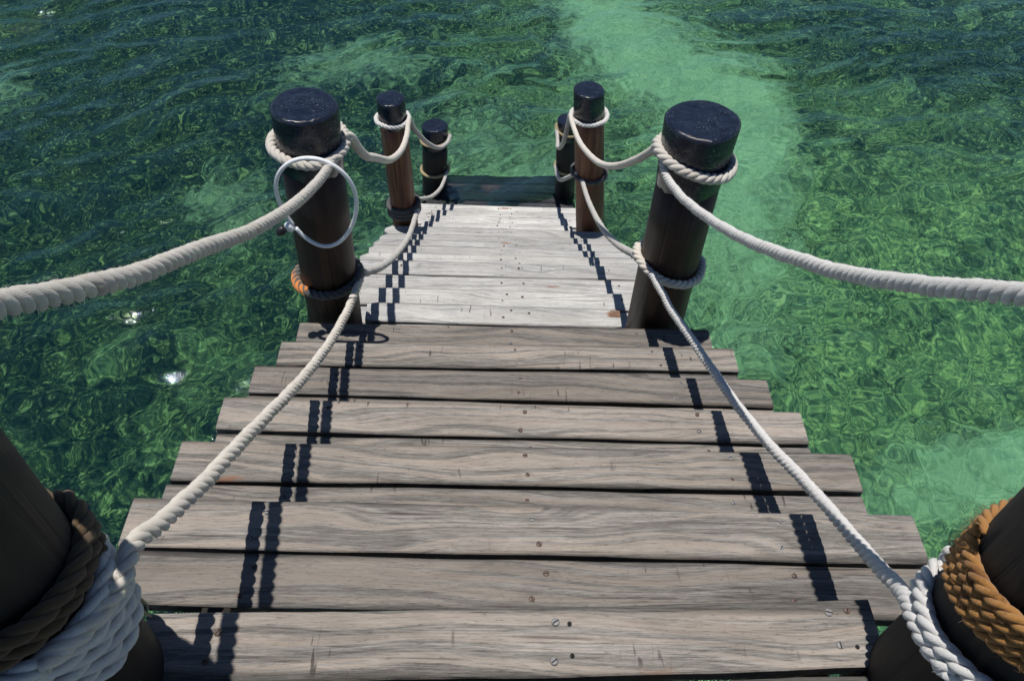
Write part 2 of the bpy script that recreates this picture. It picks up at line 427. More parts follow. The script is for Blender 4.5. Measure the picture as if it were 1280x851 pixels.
# ------------------------------------------------------------------ staircase
RISE, GOING, W = 0.18176, 0.28131, 0.875
def tz(k): return 3.4 - (k - 2) * RISE
def ty(k): return 0.922 + (k - 2) * GOING
stairs = empty('wooden_staircase', (0, 3.3, 2.0))
tag(stairs, 'weathered wooden staircase with grey upper and bleached lower planks descending into the sea', 'staircase')

def local(o, parent, loc=(0, 0, 0)):
    o.parent = parent
    o.matrix_parent_inverse = Matrix.Translation(-Vector(parent.location))
    return o

prng = random.Random(5)
def plank(xl, xr, yl, yr, depth, z, th, mat, round_end=0.0, name='plank', rust=()):
    """a board from x = xl to xr whose far edge runs yl .. yr; eased edges, slight cup, wander and worn ends"""
    ns = 30
    x0, y0 = (xl + xr) / 2, (yl + yr) / 2 - depth / 2
    xs = np.linspace(0, 1, ns)
    e = 0.0035
    h = depth / 2
    prof = [(-h, -th), (-h, -e), (-h + e * .8, -e * .25), (-h + 2.2 * e, 0), (-h * .33, 0.0006), (h * .33, 0.0006), (h - 2.2 * e, 0), (h - e * .8, -e * .25), (h, -e), (h, -th)]
    npf = len(prof)
    p1, p2, p3 = (prng.uniform(0, 6.28) for _ in range(3))
    tilt = prng.uniform(-0.0018, 0.0018)
    V = []
    for s in xs:
        x = xl + (xr - xl) * s
        yc = (yl + (yr - yl) * s) - h
        edge_n = 0.0016 * math.sin(3.1 * x * 2 + p1) + 0.0009 * math.sin(17 * x + p2) + prng.uniform(-.0005, .0005)
        edge_f = 0.0016 * math.sin(2.7 * x * 2 + p3) + 0.0009 * math.sin(15 * x + p1) + prng.uniform(-.0005, .0005)
        zz = 0.0022 * math.sin(1.9 * x + p2) + tilt * x
        d = min(x - xl, xr - x)
        sh = 0.0
        if round_end and d < round_end:
            q = 1 - d / round_end
            sh = round_end * (1 - math.sqrt(max(0.0, 1 - q * q))) * 0.75
        for py, pz in prof:
            k = 1.0
            yy = py
            if sh: yy = py * max(0.25, (h - sh) / h)
            yy += edge_n if py < 0 else edge_f
            V.append((x - x0, yc + yy - y0, zz + pz))
    if round_end:                                   # crowd stations towards the rounded ends
        pass
    Q = []
    for i in range(ns - 1):
        for j in range(npf):
            a, b = i * npf + j, i * npf + (j + 1) % npf
            Q.append((a, b, b + npf, a + npf))
    T = []
    for i, flip in ((0, False), (ns - 1, True)):
        c = i * npf
        for j in range(1, npf - 1):
            T.append((c, c + j + 1, c + j) if not flip else (c, c + j, c + j + 1))
    o = mesh_np(name, V, [q[::-1] for q in Q], mat, None, smooth=False, tris=[t[::-1] for t in T])
    if rust:
        Va = np.array(V); val = np.zeros(len(Va))
        for rx, ry, wx, wy in rust: val += np.exp(-((Va[:, 0] + x0 - rx) / wx) ** 2 - ((Va[:, 1] + y0 - ry) / wy) ** 2)
        a = o.data.attributes.new('rust', 'FLOAT', 'POINT'); a.data.foreach_set('value', val.astype(np.float32))
    o.location = (x0, y0, z)
    local(o, stairs)
    return o

# a screw head: low dome with a slot cut across it, shared by every board
def screw_mesh():
    R, n = 0.0066, 10
    V = [(0, 0, 0.0022)]
    for r, z in ((0.55, 0.0020), (0.9, 0.0013), (1.0, 0.0002), (1.02, -0.003)):
        for i in range(n):
            a = 2 * math.pi * i / n
            V.append((R * r * math.cos(a), R * r * math.sin(a), z))
    T = [(0, 1 + i, 1 + (i + 1) % n) for i in range(n)]
    Q = []
    for k in range(3):
        for i in range(n):
            Q.append((1 + k * n + i, 1 + (k + 1) * n + i, 1 + (k + 1) * n + (i + 1) % n, 1 + k * n + (i + 1) % n))
    b = len(V)
    V += [(-R * .8, -.0011, .0025), (R * .8, -.0011, .0025), (R * .8, .0011, .0025), (-R * .8, .0011, .0025)]
    V += [(-R * .8, -.0011, -.001), (R * .8, -.0011, -.001), (R * .8, .0011, -.001), (-R * .8, .0011, -.001)]
    Q2 = [(b, b + 1, b + 2, b + 3), (b, b + 4, b + 5, b + 1), (b + 2, b + 6, b + 7, b + 3), (b + 1, b + 5, b + 6, b + 2), (b + 3, b + 7, b + 4, b)]
    o = mesh_np('screw_head', V, Q + Q2, M_nail, None, smooth=False, tris=T)
    o.data.materials.append(M_slot)
    idx = np.zeros(len(o.data.polygons), np.int32); idx[len(Q):len(Q) + 5] = 1
    o.data.polygons.foreach_set('material_index', idx)
    return o
screw0 = screw_mesh()
screw_used = [False]
def screw(pl, x, y):
    """a screw head on board pl at world x, y"""
    o = screw0 if not screw_used[0] else screw0.copy()
    if screw_used[0]: C.objects.link(o)
    screw_used[0] = True
    o.parent = pl
    # the board's own inverse keeps its loc in world axes: child coords are relative to the board
    o.matrix_parent_inverse = Matrix.Identity(4)
    o.location = (x - pl.location.x, y - pl.location.y, 0.0012)
    o.rotation_euler = (0, 0, prng.uniform(0, 3.1))
    s = prng.uniform(0.85, 1.15)
    o.scale = (s, s, 1)

def hole(pl, x, y):
    n = 10
    V = [(0, 0, 0.0018)] + [(0.0042 * math.cos(2 * math.pi * i / n), 0.0042 * math.sin(2 * math.pi * i / n), 0.0015) for i in range(n)]
    o = mesh_np('screw_hole', V, [], M_hole, pl, tris=[(0, 1 + i, 1 + (i + 1) % n) for i in range(n)])
    o.location = (x - pl.location.x, y - pl.location.y, 0.0)

NX = (-0.585, 0.02, 0.555)
D = 0.120
# measured far-edge corners of the grey upper treads: left x, right x, left y, right y
UP_T = {2: (-0.872, 0.877, 0.934, 0.915), 3: (-0.886, 0.884, 1.209, 1.205), 4: (-0.881, 0.871, 1.490, 1.480), 5: (-0.881, 0.876, 1.768, 1.751),
        6: (-0.873, 0.861, 2.037, 2.054), 7: (-0.875, 0.852, 2.299, 2.321)}
p = plank(-0.690, 0.622, 0.592, 0.634, 0.124, tz(1), 0.036, M_wood_dark)
for x, y in ((-0.56, 0.56), (-0.57, 0.51), (0.035, 0.585), (0.03, 0.515), (0.54, 0.608), (0.575, 0.612), (0.545, 0.548)): screw(p, x, y)
hole(p, 0.06, 0.582); hole(p, 0.062, 0.525); hole(p, 0.575, 0.545)
p = plank(-0.64, 0.580, 0.458, 0.494, 0.110, tz(1), 0.036, M_wood_dark)
for x, y in ((0.03, 0.44), (0.54, 0.45)): screw(p, x, y)
plank(-0.66, 0.60, 0.33, 0.345, 0.13, tz(0), 0.036, M_wood_dark)
for k, (xl, xr, yl, yr) in UP_T.items():
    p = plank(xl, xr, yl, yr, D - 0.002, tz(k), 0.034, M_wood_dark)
    for nx in NX:
        for dy in (0.028, 0.092):
            x = nx + prng.uniform(-.02, .02)
            screw(p, x, (yl + yr) / 2 - dy + prng.uniform(-.006, .006))
    gap = 0.0075 + prng.uniform(-0.003, 0.003)
    dl, dr = prng.uniform(-.004, .004), prng.uniform(-.004, .004)
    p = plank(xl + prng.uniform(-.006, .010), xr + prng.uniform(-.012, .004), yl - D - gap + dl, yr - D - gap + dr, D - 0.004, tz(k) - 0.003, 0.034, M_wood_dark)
    for nx in NX:
        screw(p, nx + prng.uniform(-.02, .02), (yl + yr) / 2 - D - gap - 0.030 + prng.uniform(-.006, .006))
        if k == 2: screw(p, nx + prng.uniform(-.02, .02), (yl + yr) / 2 - D - gap - 0.088)
# the bleached lower flight
OFF = {8: -0.006, 9: -0.004, 10: -0.001, 11: 0.028, 12: 0.014, 13: 0.0, 14: -0.013, 15: -0.026, 16: -0.012, 17: -0.014, 18: 0.006, 19: 0.02, 20: 0.045}
for k in range(8, 21):
    xl, xr = -0.875 + prng.uniform(-.02, .015), 0.868 + prng.uniform(-.015, .02)
    if k == 8: xl, xr = -0.645, 0.522
    if k in (17,): xl, xr = -0.640, 0.600
    y = ty(k) + OFF[k]
    sk = prng.uniform(-.006, .006)
    re = 0.05 if 10 < k < 17 else 0.012
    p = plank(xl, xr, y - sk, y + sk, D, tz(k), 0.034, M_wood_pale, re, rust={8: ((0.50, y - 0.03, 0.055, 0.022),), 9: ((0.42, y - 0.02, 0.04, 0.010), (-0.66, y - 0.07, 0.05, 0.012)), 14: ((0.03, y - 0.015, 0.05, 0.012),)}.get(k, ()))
    for nx in (-0.60 + prng.uniform(-.03, .03), 0.0, 0.10, 0.60 + prng.uniform(-.04, .02)):
        for dy in ((0.03, 0.075) if prng.random() < .45 else (0.045,)):
            if xl < nx < xr: screw(p, nx + prng.uniform(-.02, .02), y - dy)
    y2 = y - D - 0.010
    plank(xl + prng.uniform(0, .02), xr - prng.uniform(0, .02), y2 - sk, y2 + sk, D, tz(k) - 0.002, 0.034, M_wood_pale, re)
# the awash landing at the foot: dark, slimy boards just under the surface
for i in range(4):
    y = 6.075 + 0.150 * (i + 1)
    o = plank(-0.70 + prng.uniform(-.03, .03), 0.72 + prng.uniform(-.03, .03), y + prng.uniform(-.006, .006), y + prng.uniform(-.006, .006), 0.142,
              (0.028, 0.012, 0.001, -0.024)[i], 0.04, M_wood_wet, 0.015)
# stringers under the treads
def beam(x, w, d):
    top0, top1 = (0.30, tz(0) - 0.055), (6.62, tz(0) - 0.055 - (6.62 - 0.30) * RISE / GOING)
    V = []
    for (y, z) in (top0, top1):
        for dx, dz in ((-w / 2, 0), (w / 2, 0), (w / 2, -d), (-w / 2, -d)):
            V.append((x + dx - stairs.location.x, y - stairs.location.y, z + dz - 0.14 - stairs.location.z))
    Q = [(0, 1, 5, 4), (1, 2, 6, 5), (2, 3, 7, 6), (3, 0, 4, 7), (3, 2, 1, 0), (4, 5, 6, 7)]
    o = mesh_np('stringer', V, Q, M_beam, stairs, smooth=False)
    return o
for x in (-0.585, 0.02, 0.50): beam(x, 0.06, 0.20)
# triangular blocks that carry each tread on the stringers, joined per stringer line
for x in (-0.585, 0.02, 0.50):
    V, Q = [], []
    for k in range(0, 21):
        if k in (8, 17) and abs(x) > 0.4: continue
        y1, y0_, z1 = ty(k) - 0.02, ty(k) - 0.24, tz(k) - 0.038
        b = len(V)
        for dx in (-0.026, 0.026):
            for (yy, zz) in ((y0_, z1), (y1, z1), (y1, z1 - 0.22), (y0_, z1 - 0.10)):
                V.append((x + dx - stairs.location.x, yy - stairs.location.y, zz - stairs.location.z))
        Q += [(b, b + 1, b + 2, b + 3), (b + 7, b + 6, b + 5, b + 4)] + [(b + j, b + 4 + j, b + 4 + (j + 1) % 4, b + (j + 1) % 4) for j in range(4)]
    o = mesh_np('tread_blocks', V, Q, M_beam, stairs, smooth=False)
    o['kind'] = 'stuff'

# ------------------------------------------------------------------ posts
def turned(name, zs, rs, axis_pt, lobes, mat, parent, nseg=40, cap=True, ragged=0.0):
    """an uneven round log: radius rs[i] at height zs[i], centre axis_pt(z)"""
    V = []
    n = nseg
    for z, r in zip(zs, rs):
        ax, ay = axis_pt(z)
        for i in range(n):
            a = 2 * math.pi * i / n
            rr = r
            for (m, amp, ph, zk) in lobes: rr *= 1 + amp * math.sin(m * a + ph + zk * z)
            zz = z - (ragged * (0.5 + 0.3 * math.sin(5 * a + zs[0] * 9) + 0.2 * math.sin(11 * a + zs[0] * 5) + 0.15 * math.sin(17 * a)) if z < zs[0] + 0.01 else 0.0)
            V.append((ax + rr * math.cos(a), ay + rr * math.sin(a), zz))
    Q = []
    for k in range(len(zs) - 1):
        for i in range(n):
            Q.append((k * n + i, k * n + (i + 1) % n, (k + 1) * n + (i + 1) % n, (k + 1) * n + i))
    T = []
    if cap:
        ax, ay = axis_pt(zs[-1]); V.append((ax, ay, zs[-1] + 0.001)); c = len(V) - 1; b = (len(zs) - 1) * n
        T = [(c, b + i, b + (i + 1) % n) for i in range(n)]
    V = np.array(V)
    V -= np.array(parent.location)
    return mesh_np(name, V, Q, mat, parent, tris=T)

POSTS = {}
def post(key, label, base, top, y, r, zc, mat_shaft, mat_cap, cap_r=None, zbot=-2.3, seed=0, cracked=False):
    """base = (x, z), top = (x, z) of the log's axis; zc = height where the black paint starts"""
    def ax(z):
        t = (z - base[1]) / (top[1] - base[1])
        return base[0] + (top[0] - base[0]) * t, y
    rn = random.Random(seed)
    lobes = [(2, rn.uniform(.018, .034), rn.uniform(0, 6), rn.uniform(-.4, .4)), (3, rn.uniform(.012, .024), rn.uniform(0, 6), rn.uniform(-.6, .6)), (5, .006, rn.uniform(0, 6), rn.uniform(-1, 1))]
    e = empty('wooden_post', (ax(0)[0], y, zbot))
    tag(e, label, 'post', 'wooden posts along the stairs')
    zt = top[1]
    zs = list(np.linspace(zbot, zc, 26))
    rs = [r * (1.06 - 0.06 * (z - zbot) / (zt - zbot)) * (1 + 0.010 * math.sin(2.3 * z + seed) + 0.006 * math.sin(7.1 * z + 2 * seed)) for z in zs]
    sh = turned('shaft', zs, rs, ax, lobes, mat_shaft, e)
    cr = cap_r or r * 1.012
    f = 0.015
    czs = [zc - 0.002] + list(np.linspace(zc + .002, zt - f, 5))
    crs = [rs[-1] * 1.0005, rs[-1] + .003] + [rs[-1] + .003 + (cr - rs[-1] - .003) * t for t in (0.35, 0.65, 0.85, 1.0)]
    for q in (0.25, 0.5, 0.75, 0.93, 1.0):
        a = q * math.pi / 2
        czs.append(zt - f + f * math.sin(a)); crs.append(cr - f + f * math.cos(a))
    for q in (0.82, 0.6, 0.38, 0.16):
        czs.append(zt + 0.0012 * (1 - q) + rn.uniform(-.0025, .0025)); crs.append((cr - f) * q)
    cap = turned('painted_cap', czs, crs, ax, lobes + [(7, .006, seed * 1.3, 4.0), (4, .010, seed * 0.7, 9.0)], mat_cap, e, ragged=0.022)
    POSTS[key] = (ax, r, y)
    return e

post('nearL', 'huge dark post at lower left corner wrapped in brown and white rope', (-0.76, 3.58), (-0.76, 4.62), 0.470, 0.125, 4.42, M_post_near, M_tar, seed=1)
post('nearR', 'dark post at lower right corner wrapped in orange rope', (0.70, 3.58), (0.70, 4.62), 0.465, 0.125, 4.42, M_post_near, M_tar, seed=2)
post('bigL', 'large black-capped post with the white hoop hanging on it', (-0.766, 2.34), (-0.744, 3.437), 2.453, 0.113, 3.20, M_post, M_tar, 0.116, seed=3)
post('bigR', 'large black-capped post without a hoop, on the right beside the treads', (0.658, 2.34), (0.648, 3.425), 2.458, 0.121, 3.17, M_post, M_tar, 0.134, seed=4)
post('midL', 'reddish brown post ringed at its foot by dark rope coils', (-0.746, 0.725), (-0.792, 1.905), 4.968, 0.098, 1.71, M_post_red, M_tar, 0.101, seed=5)
post('midR', 'reddish brown post on the right ringed midway by one dark rope loop', (0.726, 0.774), (0.579, 2.010), 4.993, 0.113, 1.82, M_post_red, M_tar, 0.110, seed=6)
post('farL', 'short black post standing in the water with a tan rope round its top, left side', (-0.629, -0.09), (-0.601, 0.735), 6.414, 0.116, 0.52, M_post_black, M_tar, seed=7)
post('farR', 'short black post in the water half hidden behind a reddish post', (0.648, 0.19), (0.609, 0.875), 6.373, 0.094, 0.68, M_post_black, M_tar, seed=8)

# ------------------------------------------------------------------ ropes
def spline(P, ds):
    """Catmull-Rom through P, resampled every ds"""
    P = np.asarray(P, float)
    E = np.vstack([2 * P[0] - P[1], P, 2 * P[-1] - P[-2]])
    out = []
    for i in range(len(P) - 1):
        p0, p1, p2, p3 = E[i:i + 4]
        t = np.linspace(0, 1, 24, endpoint=False)[:, None]
        out.append(0.5 * ((2 * p1) + (-p0 + p2) * t + (2 * p0 - 5 * p1 + 4 * p2 - p3) * t ** 2 + (-p0 + 3 * p1 - 3 * p2 + p3) * t ** 3))
    out = np.vstack(out + [P[-1:]])
    L = np.concatenate([[0], np.cumsum(np.linalg.norm(np.diff(out, axis=0), axis=1))])
    n = max(6, int(L[-1] / ds))
    s = np.linspace(0, L[-1], n)
    return np.stack([np.interp(s, L, out[:, i]) for i in range(3)], 1), s

def frames(P):
    T = np.gradient(P, axis=0); T /= np.linalg.norm(T, axis=1)[:, None]
    Nn = np.zeros_like(P)
    up = np.array([0.31, 0.2, 0.93])
    n = up - T[0] * (up @ T[0]); n /= np.linalg.norm(n)
    for i in range(len(P)):
        n = n - T[i] * (n @ T[i]); n /= np.linalg.norm(n)
        Nn[i] = n
    return T, Nn, np.cross(T, Nn)

def tube(name, P, s, R, mat, parent, nseg=8, origin=(0, 0, 0)):
    T, Nn, B = frames(P)
    a = np.linspace(0, 2 * np.pi, nseg, endpoint=False)
    Rr = np.broadcast_to(np.asarray(R), (len(P),))
    V = P[:, None, :] + Rr[:, None, None] * (np.cos(a)[None, :, None] * Nn[:, None, :] + np.sin(a)[None, :, None] * B[:, None, :])
    uv = np.stack(np.broadcast_arrays(s[:, None], (np.abs(np.linspace(-1, 1, nseg, endpoint=False)))[None, :] * 1.0), -1).reshape(-1, 2)
    n = len(P)
    i = np.arange(n - 1)[:, None] * nseg + np.arange(nseg)[None, :]
    j = np.arange(n - 1)[:, None] * nseg + (np.arange(nseg)[None, :] + 1) % nseg
    Q = np.stack([i, j, j + nseg, i + nseg], -1).reshape(-1, 4)
    V = V.reshape(-1, 3)
    c0, c1 = len(V), len(V) + 1
    V = np.vstack([V, P[:1], P[-1:]]); uv = np.vstack([uv, [[s[0], 0]], [[s[-1], 0]]])
    k = np.arange(nseg)
    Tt = np.vstack([np.stack([np.full(nseg, c0), (k + 1) % nseg, k], -1), np.stack([np.full(nseg, c1), (n - 1) * nseg + k, (n - 1) * nseg + (k + 1) % nseg], -1)])
    return mesh_np(name, V - np.asarray(origin), Q, mat, parent, uv=uv, tris=Tt)

rrng = np.random.default_rng(4)
def rope(name, label, cat, P, R, pitch, mat, group=None, hand=1.0, seg=12, nseg=8, off=0.50, sr=0.545, fuzz=0):
    """three strands laid round each other along the curve P"""
    C0, s = spline(P, pitch / seg)
    # a little unevenness so the lay is not machine perfect
    C0 = C0 + 0.035 * R * np.stack([np.sin(s * 31 + f) + np.sin(s * 77 + 2 * f) for f in rrng.uniform(0, 6, 3)], 1)
    T, Nn, B = frames(C0)
    e = empty(name, tuple(P[0]))
    tag(e, label, cat, group)
    jit = 0.25 * np.sin(s * 9 + rrng.uniform(0, 6)) + 0.12 * np.sin(s * 23 + rrng.uniform(0, 6))
    for k in range(3):
        ph = hand * 2 * np.pi * s / pitch + jit + k * 2 * np.pi / 3
        S = C0 + off * R * (np.cos(ph)[:, None] * Nn + np.sin(ph)[:, None] * B)
        rr = R * sr * (1 + 0.03 * np.sin(s * 55 + k * 2) + 0.02 * rrng.standard_normal(len(s)))
        tube('strand', S, s, rr, mat, e, nseg, P[0])
    if fuzz:
        m = int(fuzz * s[-1]); idx = rrng.integers(2, len(s) - 2, m); a = rrng.uniform(0, 2 * np.pi, m)
        d = np.cos(a)[:, None] * Nn[idx] + np.sin(a)[:, None] * B[idx]
        p0 = C0[idx] + d * R * 0.93
        t = T[idx] * rrng.uniform(-1, 1, m)[:, None] + np.cross(d, T[idx]) * rrng.uniform(-1, 1, m)[:, None]
        p1 = p0 + d * R * rrng.uniform(.08, .28, m)[:, None] + t * R * 0.28
        p2 = p1 + d * R * rrng.uniform(-.12, .16, m)[:, None] + t * R * 0.32
        w = T[idx] * 0.00028; u = np.cross(d, T[idx]) * 0.00028
        V = np.stack([p0 + w, p0 + u, p0 - w, p1 + w * .8, p1 + u * .8, p1 - w * .8, p2 + w * .4, p2 + u * .4, p2 - w * .4], 1).reshape(-1, 3)
        q = np.array([(0, 1, 4, 3), (1, 2, 5, 4), (2, 0, 3, 5), (3, 4, 7, 6), (4, 5, 8, 7), (5, 3, 6, 8)])
        f = mesh_np('loose_fibres', V - np.array(P[0]), (np.arange(m)[:, None, None] * 9 + q[None]).reshape(-1, 4), mat, e)
        f['kind'] = 'stuff'
    return e

def loop_pts(key, z0, z1, turns, a0, dr, tilt=(0, 0), wob=0.003, n=18):
    """turns of rope round a post, from height z0 to z1"""
    ax, r, y = POSTS[key]
    m = int(abs(turns) * n) + 1
    out = []
    for i in range(m):
        t = i / (m - 1)
        a = a0 + 2 * math.pi * turns * t
        z = z0 + (z1 - z0) * t
        cx, cy = ax(z)
        rr = r + dr + wob * math.sin(3 * a + z0 * 9)
        x, yy = rr * math.cos(a), rr * math.sin(a)
        out.append((cx + x, cy + yy, z + tilt[0] * x + tilt[1] * yy + wob * math.sin(2 * a + 1)))
    return out

G1, G2, GL = 'upper handrail ropes', 'lower handrail ropes', 'rope loops round the posts'
XL = -0.622
def pl(x0, x1, pts):
    """points (y, z) on the upright plane x = x0 .. x1 at the first and last y"""
    ya, yb = pts[0][0], pts[-1][0]
    return [(x0 + (x1 - x0) * (y - ya) / (yb - ya), y, z) for y, z in pts]

L_LOW = pl(-0.612, -0.628, [(0.545, 3.915), (0.566, 3.894), (0.65, 3.815), (0.738, 3.741), (0.827, 3.668), (0.924, 3.596), (1.036, 3.508), (1.206, 3.374), (1.349, 3.262), (1.524, 3.130), (1.743, 2.980), (1.91, 2.878), (2.115, 2.763), (2.239, 2.705), (2.45, 2.615)])
L_UP = pl(-0.615, -0.655, [(0.545, 4.415), (0.596, 4.369), (0.664, 4.311), (0.764, 4.231), (0.877, 4.144), (1.003, 4.057), (1.145, 3.959), (1.326, 3.829), (1.422, 3.765), (1.704, 3.591), (2.025, 3.417), (2.300, 3.295), (2.46, 3.262)])
R_UP = [(0.536, 0.560, 4.445), (0.536, 0.675, 4.343), (0.536, 0.721, 4.302), (0.537, 0.774, 4.255), (0.537, 0.85, 4.187), (0.538, 0.945, 4.107), (0.536, 1.058, 4.015), (0.532, 1.206, 3.908), (0.535, 1.389, 3.777), (0.547, 1.605, 3.629), (0.549, 1.863, 3.473), (0.542, 2.144, 3.328), (0.532, 2.36, 3.255), (0.526, 2.46, 3.280)]
R_LOW = [(0.568, 0.400, 3.858), (0.557, 0.470, 3.836), (0.570, 0.529, 3.806), (0.592, 0.580, 3.752), (0.606, 0.650, 3.685), (0.618, 0.754, 3.603), (0.623, 0.863, 3.527), (0.623, 0.974, 3.453), (0.619, 1.071, 3.388), (0.614, 1.164, 3.329), (0.609, 1.263, 3.275), (0.605, 1.373, 3.212), (0.6, 1.502, 3.149), (0.594, 1.648, 3.078), (0.587, 1.815, 3.0), (0.577, 2.049, 2.885), (0.572, 2.149, 2.852), (0.564, 2.29, 2.797), (0.553, 2.45, 2.752)]
L_LOW = [(-0.650, 0.365, 3.953), (-0.616, 0.440, 3.931), (-0.604, 0.510, 3.912)] + L_LOW[1:]
rope('handrail_rope', 'thick cream upper rope running from the left frame edge to the hooped post', 'rope', L_UP, 0.0160, 0.088, M_rope_cream, G1, off=0.56, sr=0.49, fuzz=900)
rope('handrail_rope', 'cream lower rope from blue-white coils down to the hooped post', 'rope', L_LOW, 0.0156, 0.096, M_rope, G2, off=0.55, sr=0.50, fuzz=700)
rope('handrail_rope', 'white upper rope from the right frame edge to the large right post', 'rope', R_UP, 0.0146, 0.072, M_rope_white, G1, -1.0, off=0.58, sr=0.475, fuzz=900)
rope('handrail_rope', 'thin white lower rope from orange-wrapped post over grey treads to large right post', 'rope', R_LOW, 0.0140, 0.066, M_rope_white, G2, -1.0, off=0.56, sr=0.49, fuzz=600)
rope('handrail_rope', 'sagging upper rope between the hooped post and the left reddish post', 'rope',
     [(-0.612, 2.49, 3.285), (-0.612, 2.545, 3.240), (-0.616, 2.673, 3.105), (-0.622, 2.86, 2.935), (-0.626, 3.079, 2.771), (-0.641, 3.673, 2.329), (-0.656, 4.3, 1.949), (-0.668, 4.76, 1.752), (-0.674, 4.96, 1.748)], 0.0185, 0.058, M_rope, G1)
rope('handrail_rope', 'sagging lower rope between the hooped post and dark coils of the left reddish post', 'rope',
     [(-0.627, 2.48, 2.615), (-0.631, 2.962, 2.197), (-0.637, 3.575, 1.725), (-0.643, 4.299, 1.246), (-0.645, 4.95, 0.945)], 0.0190, 0.058, M_rope_grey, G2)
rope('handrail_rope', 'sagging upper rope between the large right post and the right reddish post', 'rope',
     [(0.508, 2.48, 3.285), (0.499, 2.73, 3.052), (0.492, 3.15, 2.712), (0.484, 3.633, 2.389), (0.473, 4.283, 2.05), (0.465, 4.749, 1.882), (0.468, 4.97, 1.814)], 0.0165, 0.054, M_rope, G1, -1.0)
rope('handrail_rope', 'sagging lower rope between the large right post and the right reddish post', 'rope',
     [(0.515, 2.48, 2.757), (0.524, 2.909, 2.435), (0.549, 3.532, 2.014), (0.58, 4.322, 1.567), (0.600, 4.91, 1.300)], 0.0165, 0.054, M_rope_grey, G2, -1.0)
rope('handrail_rope', 'upper rope hanging from left reddish post to left black post in water', 'rope',
     [(-0.675, 4.98, 1.745), (-0.647, 5.149, 1.521), (-0.589, 5.511, 1.16), (-0.527, 5.894, 0.855), (-0.476, 6.211, 0.695), (-0.462, 6.40, 0.640)], 0.0175, 0.055, M_rope_grey, G1)
rope('handrail_rope', 'lower rope hanging from dark coils to left black post in water', 'rope',
     [(-0.632, 5.02, 0.985), (-0.58, 5.506, 0.63), (-0.531, 6.008, 0.346), (-0.493, 6.41, 0.238)], 0.0165, 0.055, M_rope_grey, G2)
rope('handrail_rope', 'short upper rope looping from right reddish post to black post behind', 'rope',
     [(0.468, 4.99, 1.80), (0.467, 5.171, 1.477), (0.475, 5.50, 1.17), (0.493, 5.90, 0.90), (0.515, 6.15, 0.78), (0.515, 6.36, 0.775)], 0.0165, 0.055, M_rope_grey, G1, -1.0)
rope('handrail_rope', 'short lower rope looping from right reddish post to black post behind', 'rope',
     [(0.560, 4.93, 1.345), (0.534, 5.342, 0.986), (0.536, 5.75, 0.660), (0.540, 6.05, 0.465), (0.536, 6.34, 0.375)], 0.0165, 0.055, M_rope_grey, G2, -1.0)

# turns round the posts
PI = math.pi
coil = rope('rope_coil', 'blue-white rope coiled many turns low on the lower left post', 'rope coil', loop_pts('nearL', 3.798, 3.930, 4.2, 0.62 - 4.2 * 2 * PI, 0.0150, (0.0, -0.28), 0.003), 0.0152, 0.135, M_rope_white, GL, off=0.54, sr=0.51)
brown = rope('rope_coil', 'dark brown rope coiled above the white coils on the lower left post', 'rope coil', loop_pts('nearL', 3.954, 4.010, 2.1, 0.5, 0.014, (0.0, -0.28), 0.003), 0.0142, 0.095, M_rope_brown, GL, off=0.54, sr=0.51)
orange = rope('rope_coil', 'rough orange rope coiled several turns round the lower right post', 'rope coil', loop_pts('nearR', 3.946, 4.030, 4.05, 2.2, 0.0115, (0.0, -0.27), 0.003), 0.0112, 0.062, M_rope_orange, GL, -1.0, off=0.56, sr=0.49)
rope('rope_coil', 'white rope wound twice beneath orange coils on the lower right post', 'rope coil', loop_pts('nearR', 3.818, 3.882, 2.15, 1.1, 0.014, (0.0, -0.27), 0.002), 0.0142, 0.085, M_rope_white, GL, -1.0, off=0.55, sr=0.50)
rope('rope_coil', 'cream rope coiled high on the lower left post near its top', 'rope coil', loop_pts('nearL', 4.43, 4.53, 3.2, 0.62 - 3.2 * 2 * PI, 0.034, (0.0, 0.0), 0.004), 0.0190, 0.090, M_rope_cream, GL)
rope('rope_coil', 'white rope coiled high on the lower right post near its top', 'rope coil', loop_pts('nearR', 4.40, 4.46, 2.2, 2.5, 0.018, (0.0, 0.0), 0.004), 0.0155, 0.080, M_rope_white, GL, -1.0)
rope('rope_loop', 'cream rope loop under the black cap of the hooped post', 'rope loop', loop_pts('bigL', 3.292, 3.272, 1.06, 0.10, 0.018, (0.0, -0.02)), 0.0185, 0.080, M_rope_cream, GL)
rope('rope_loop', 'dark grey rope loop low on the hooped post', 'rope loop', loop_pts('bigL', 2.618, 2.640, 1.12, 0.2 - 0.62 * 2 * PI - 0.5 * 2 * PI, 0.018, (0.05, 0.0)), 0.0180, 0.085, M_rope_dark, GL)
rope('rope_loop', 'rust orange rope end lashed on the left side of the hooped post', 'rope loop', loop_pts('bigL', 2.612, 2.628, 0.26, PI * 0.80, 0.021), 0.0195, 0.090, M_rope_rust, GL)
rope('rope_loop', 'cream rope loop under the black cap of the large right post', 'rope loop', loop_pts('bigR', 3.285, 3.268, 1.06, 2.9, 0.020, (-0.16, 0.0)), 0.0200, 0.090, M_rope_cream, GL, -1.0)
rope('rope_loop', 'tan and grey rope loop low on the large right post', 'rope loop', loop_pts('bigR', 2.762, 2.742, 1.08, 2.7, 0.018, (-0.15, 0.0)), 0.0180, 0.080, M_rope, GL, -1.0)
rope('rope_loop', 'white rope loop under the cap of the left reddish post', 'rope loop', loop_pts('midL', 1.738, 1.748, 1.05, 0.3, 0.017), 0.0170, 0.080, M_rope_white, GL)
rope('rope_coil', 'dark grey rope wound three times round the foot of the left reddish post', 'rope coil', loop_pts('midL', 0.900, 1.005, 3.1, 0.2, 0.018), 0.0175, 0.070, M_rope_dark, GL)
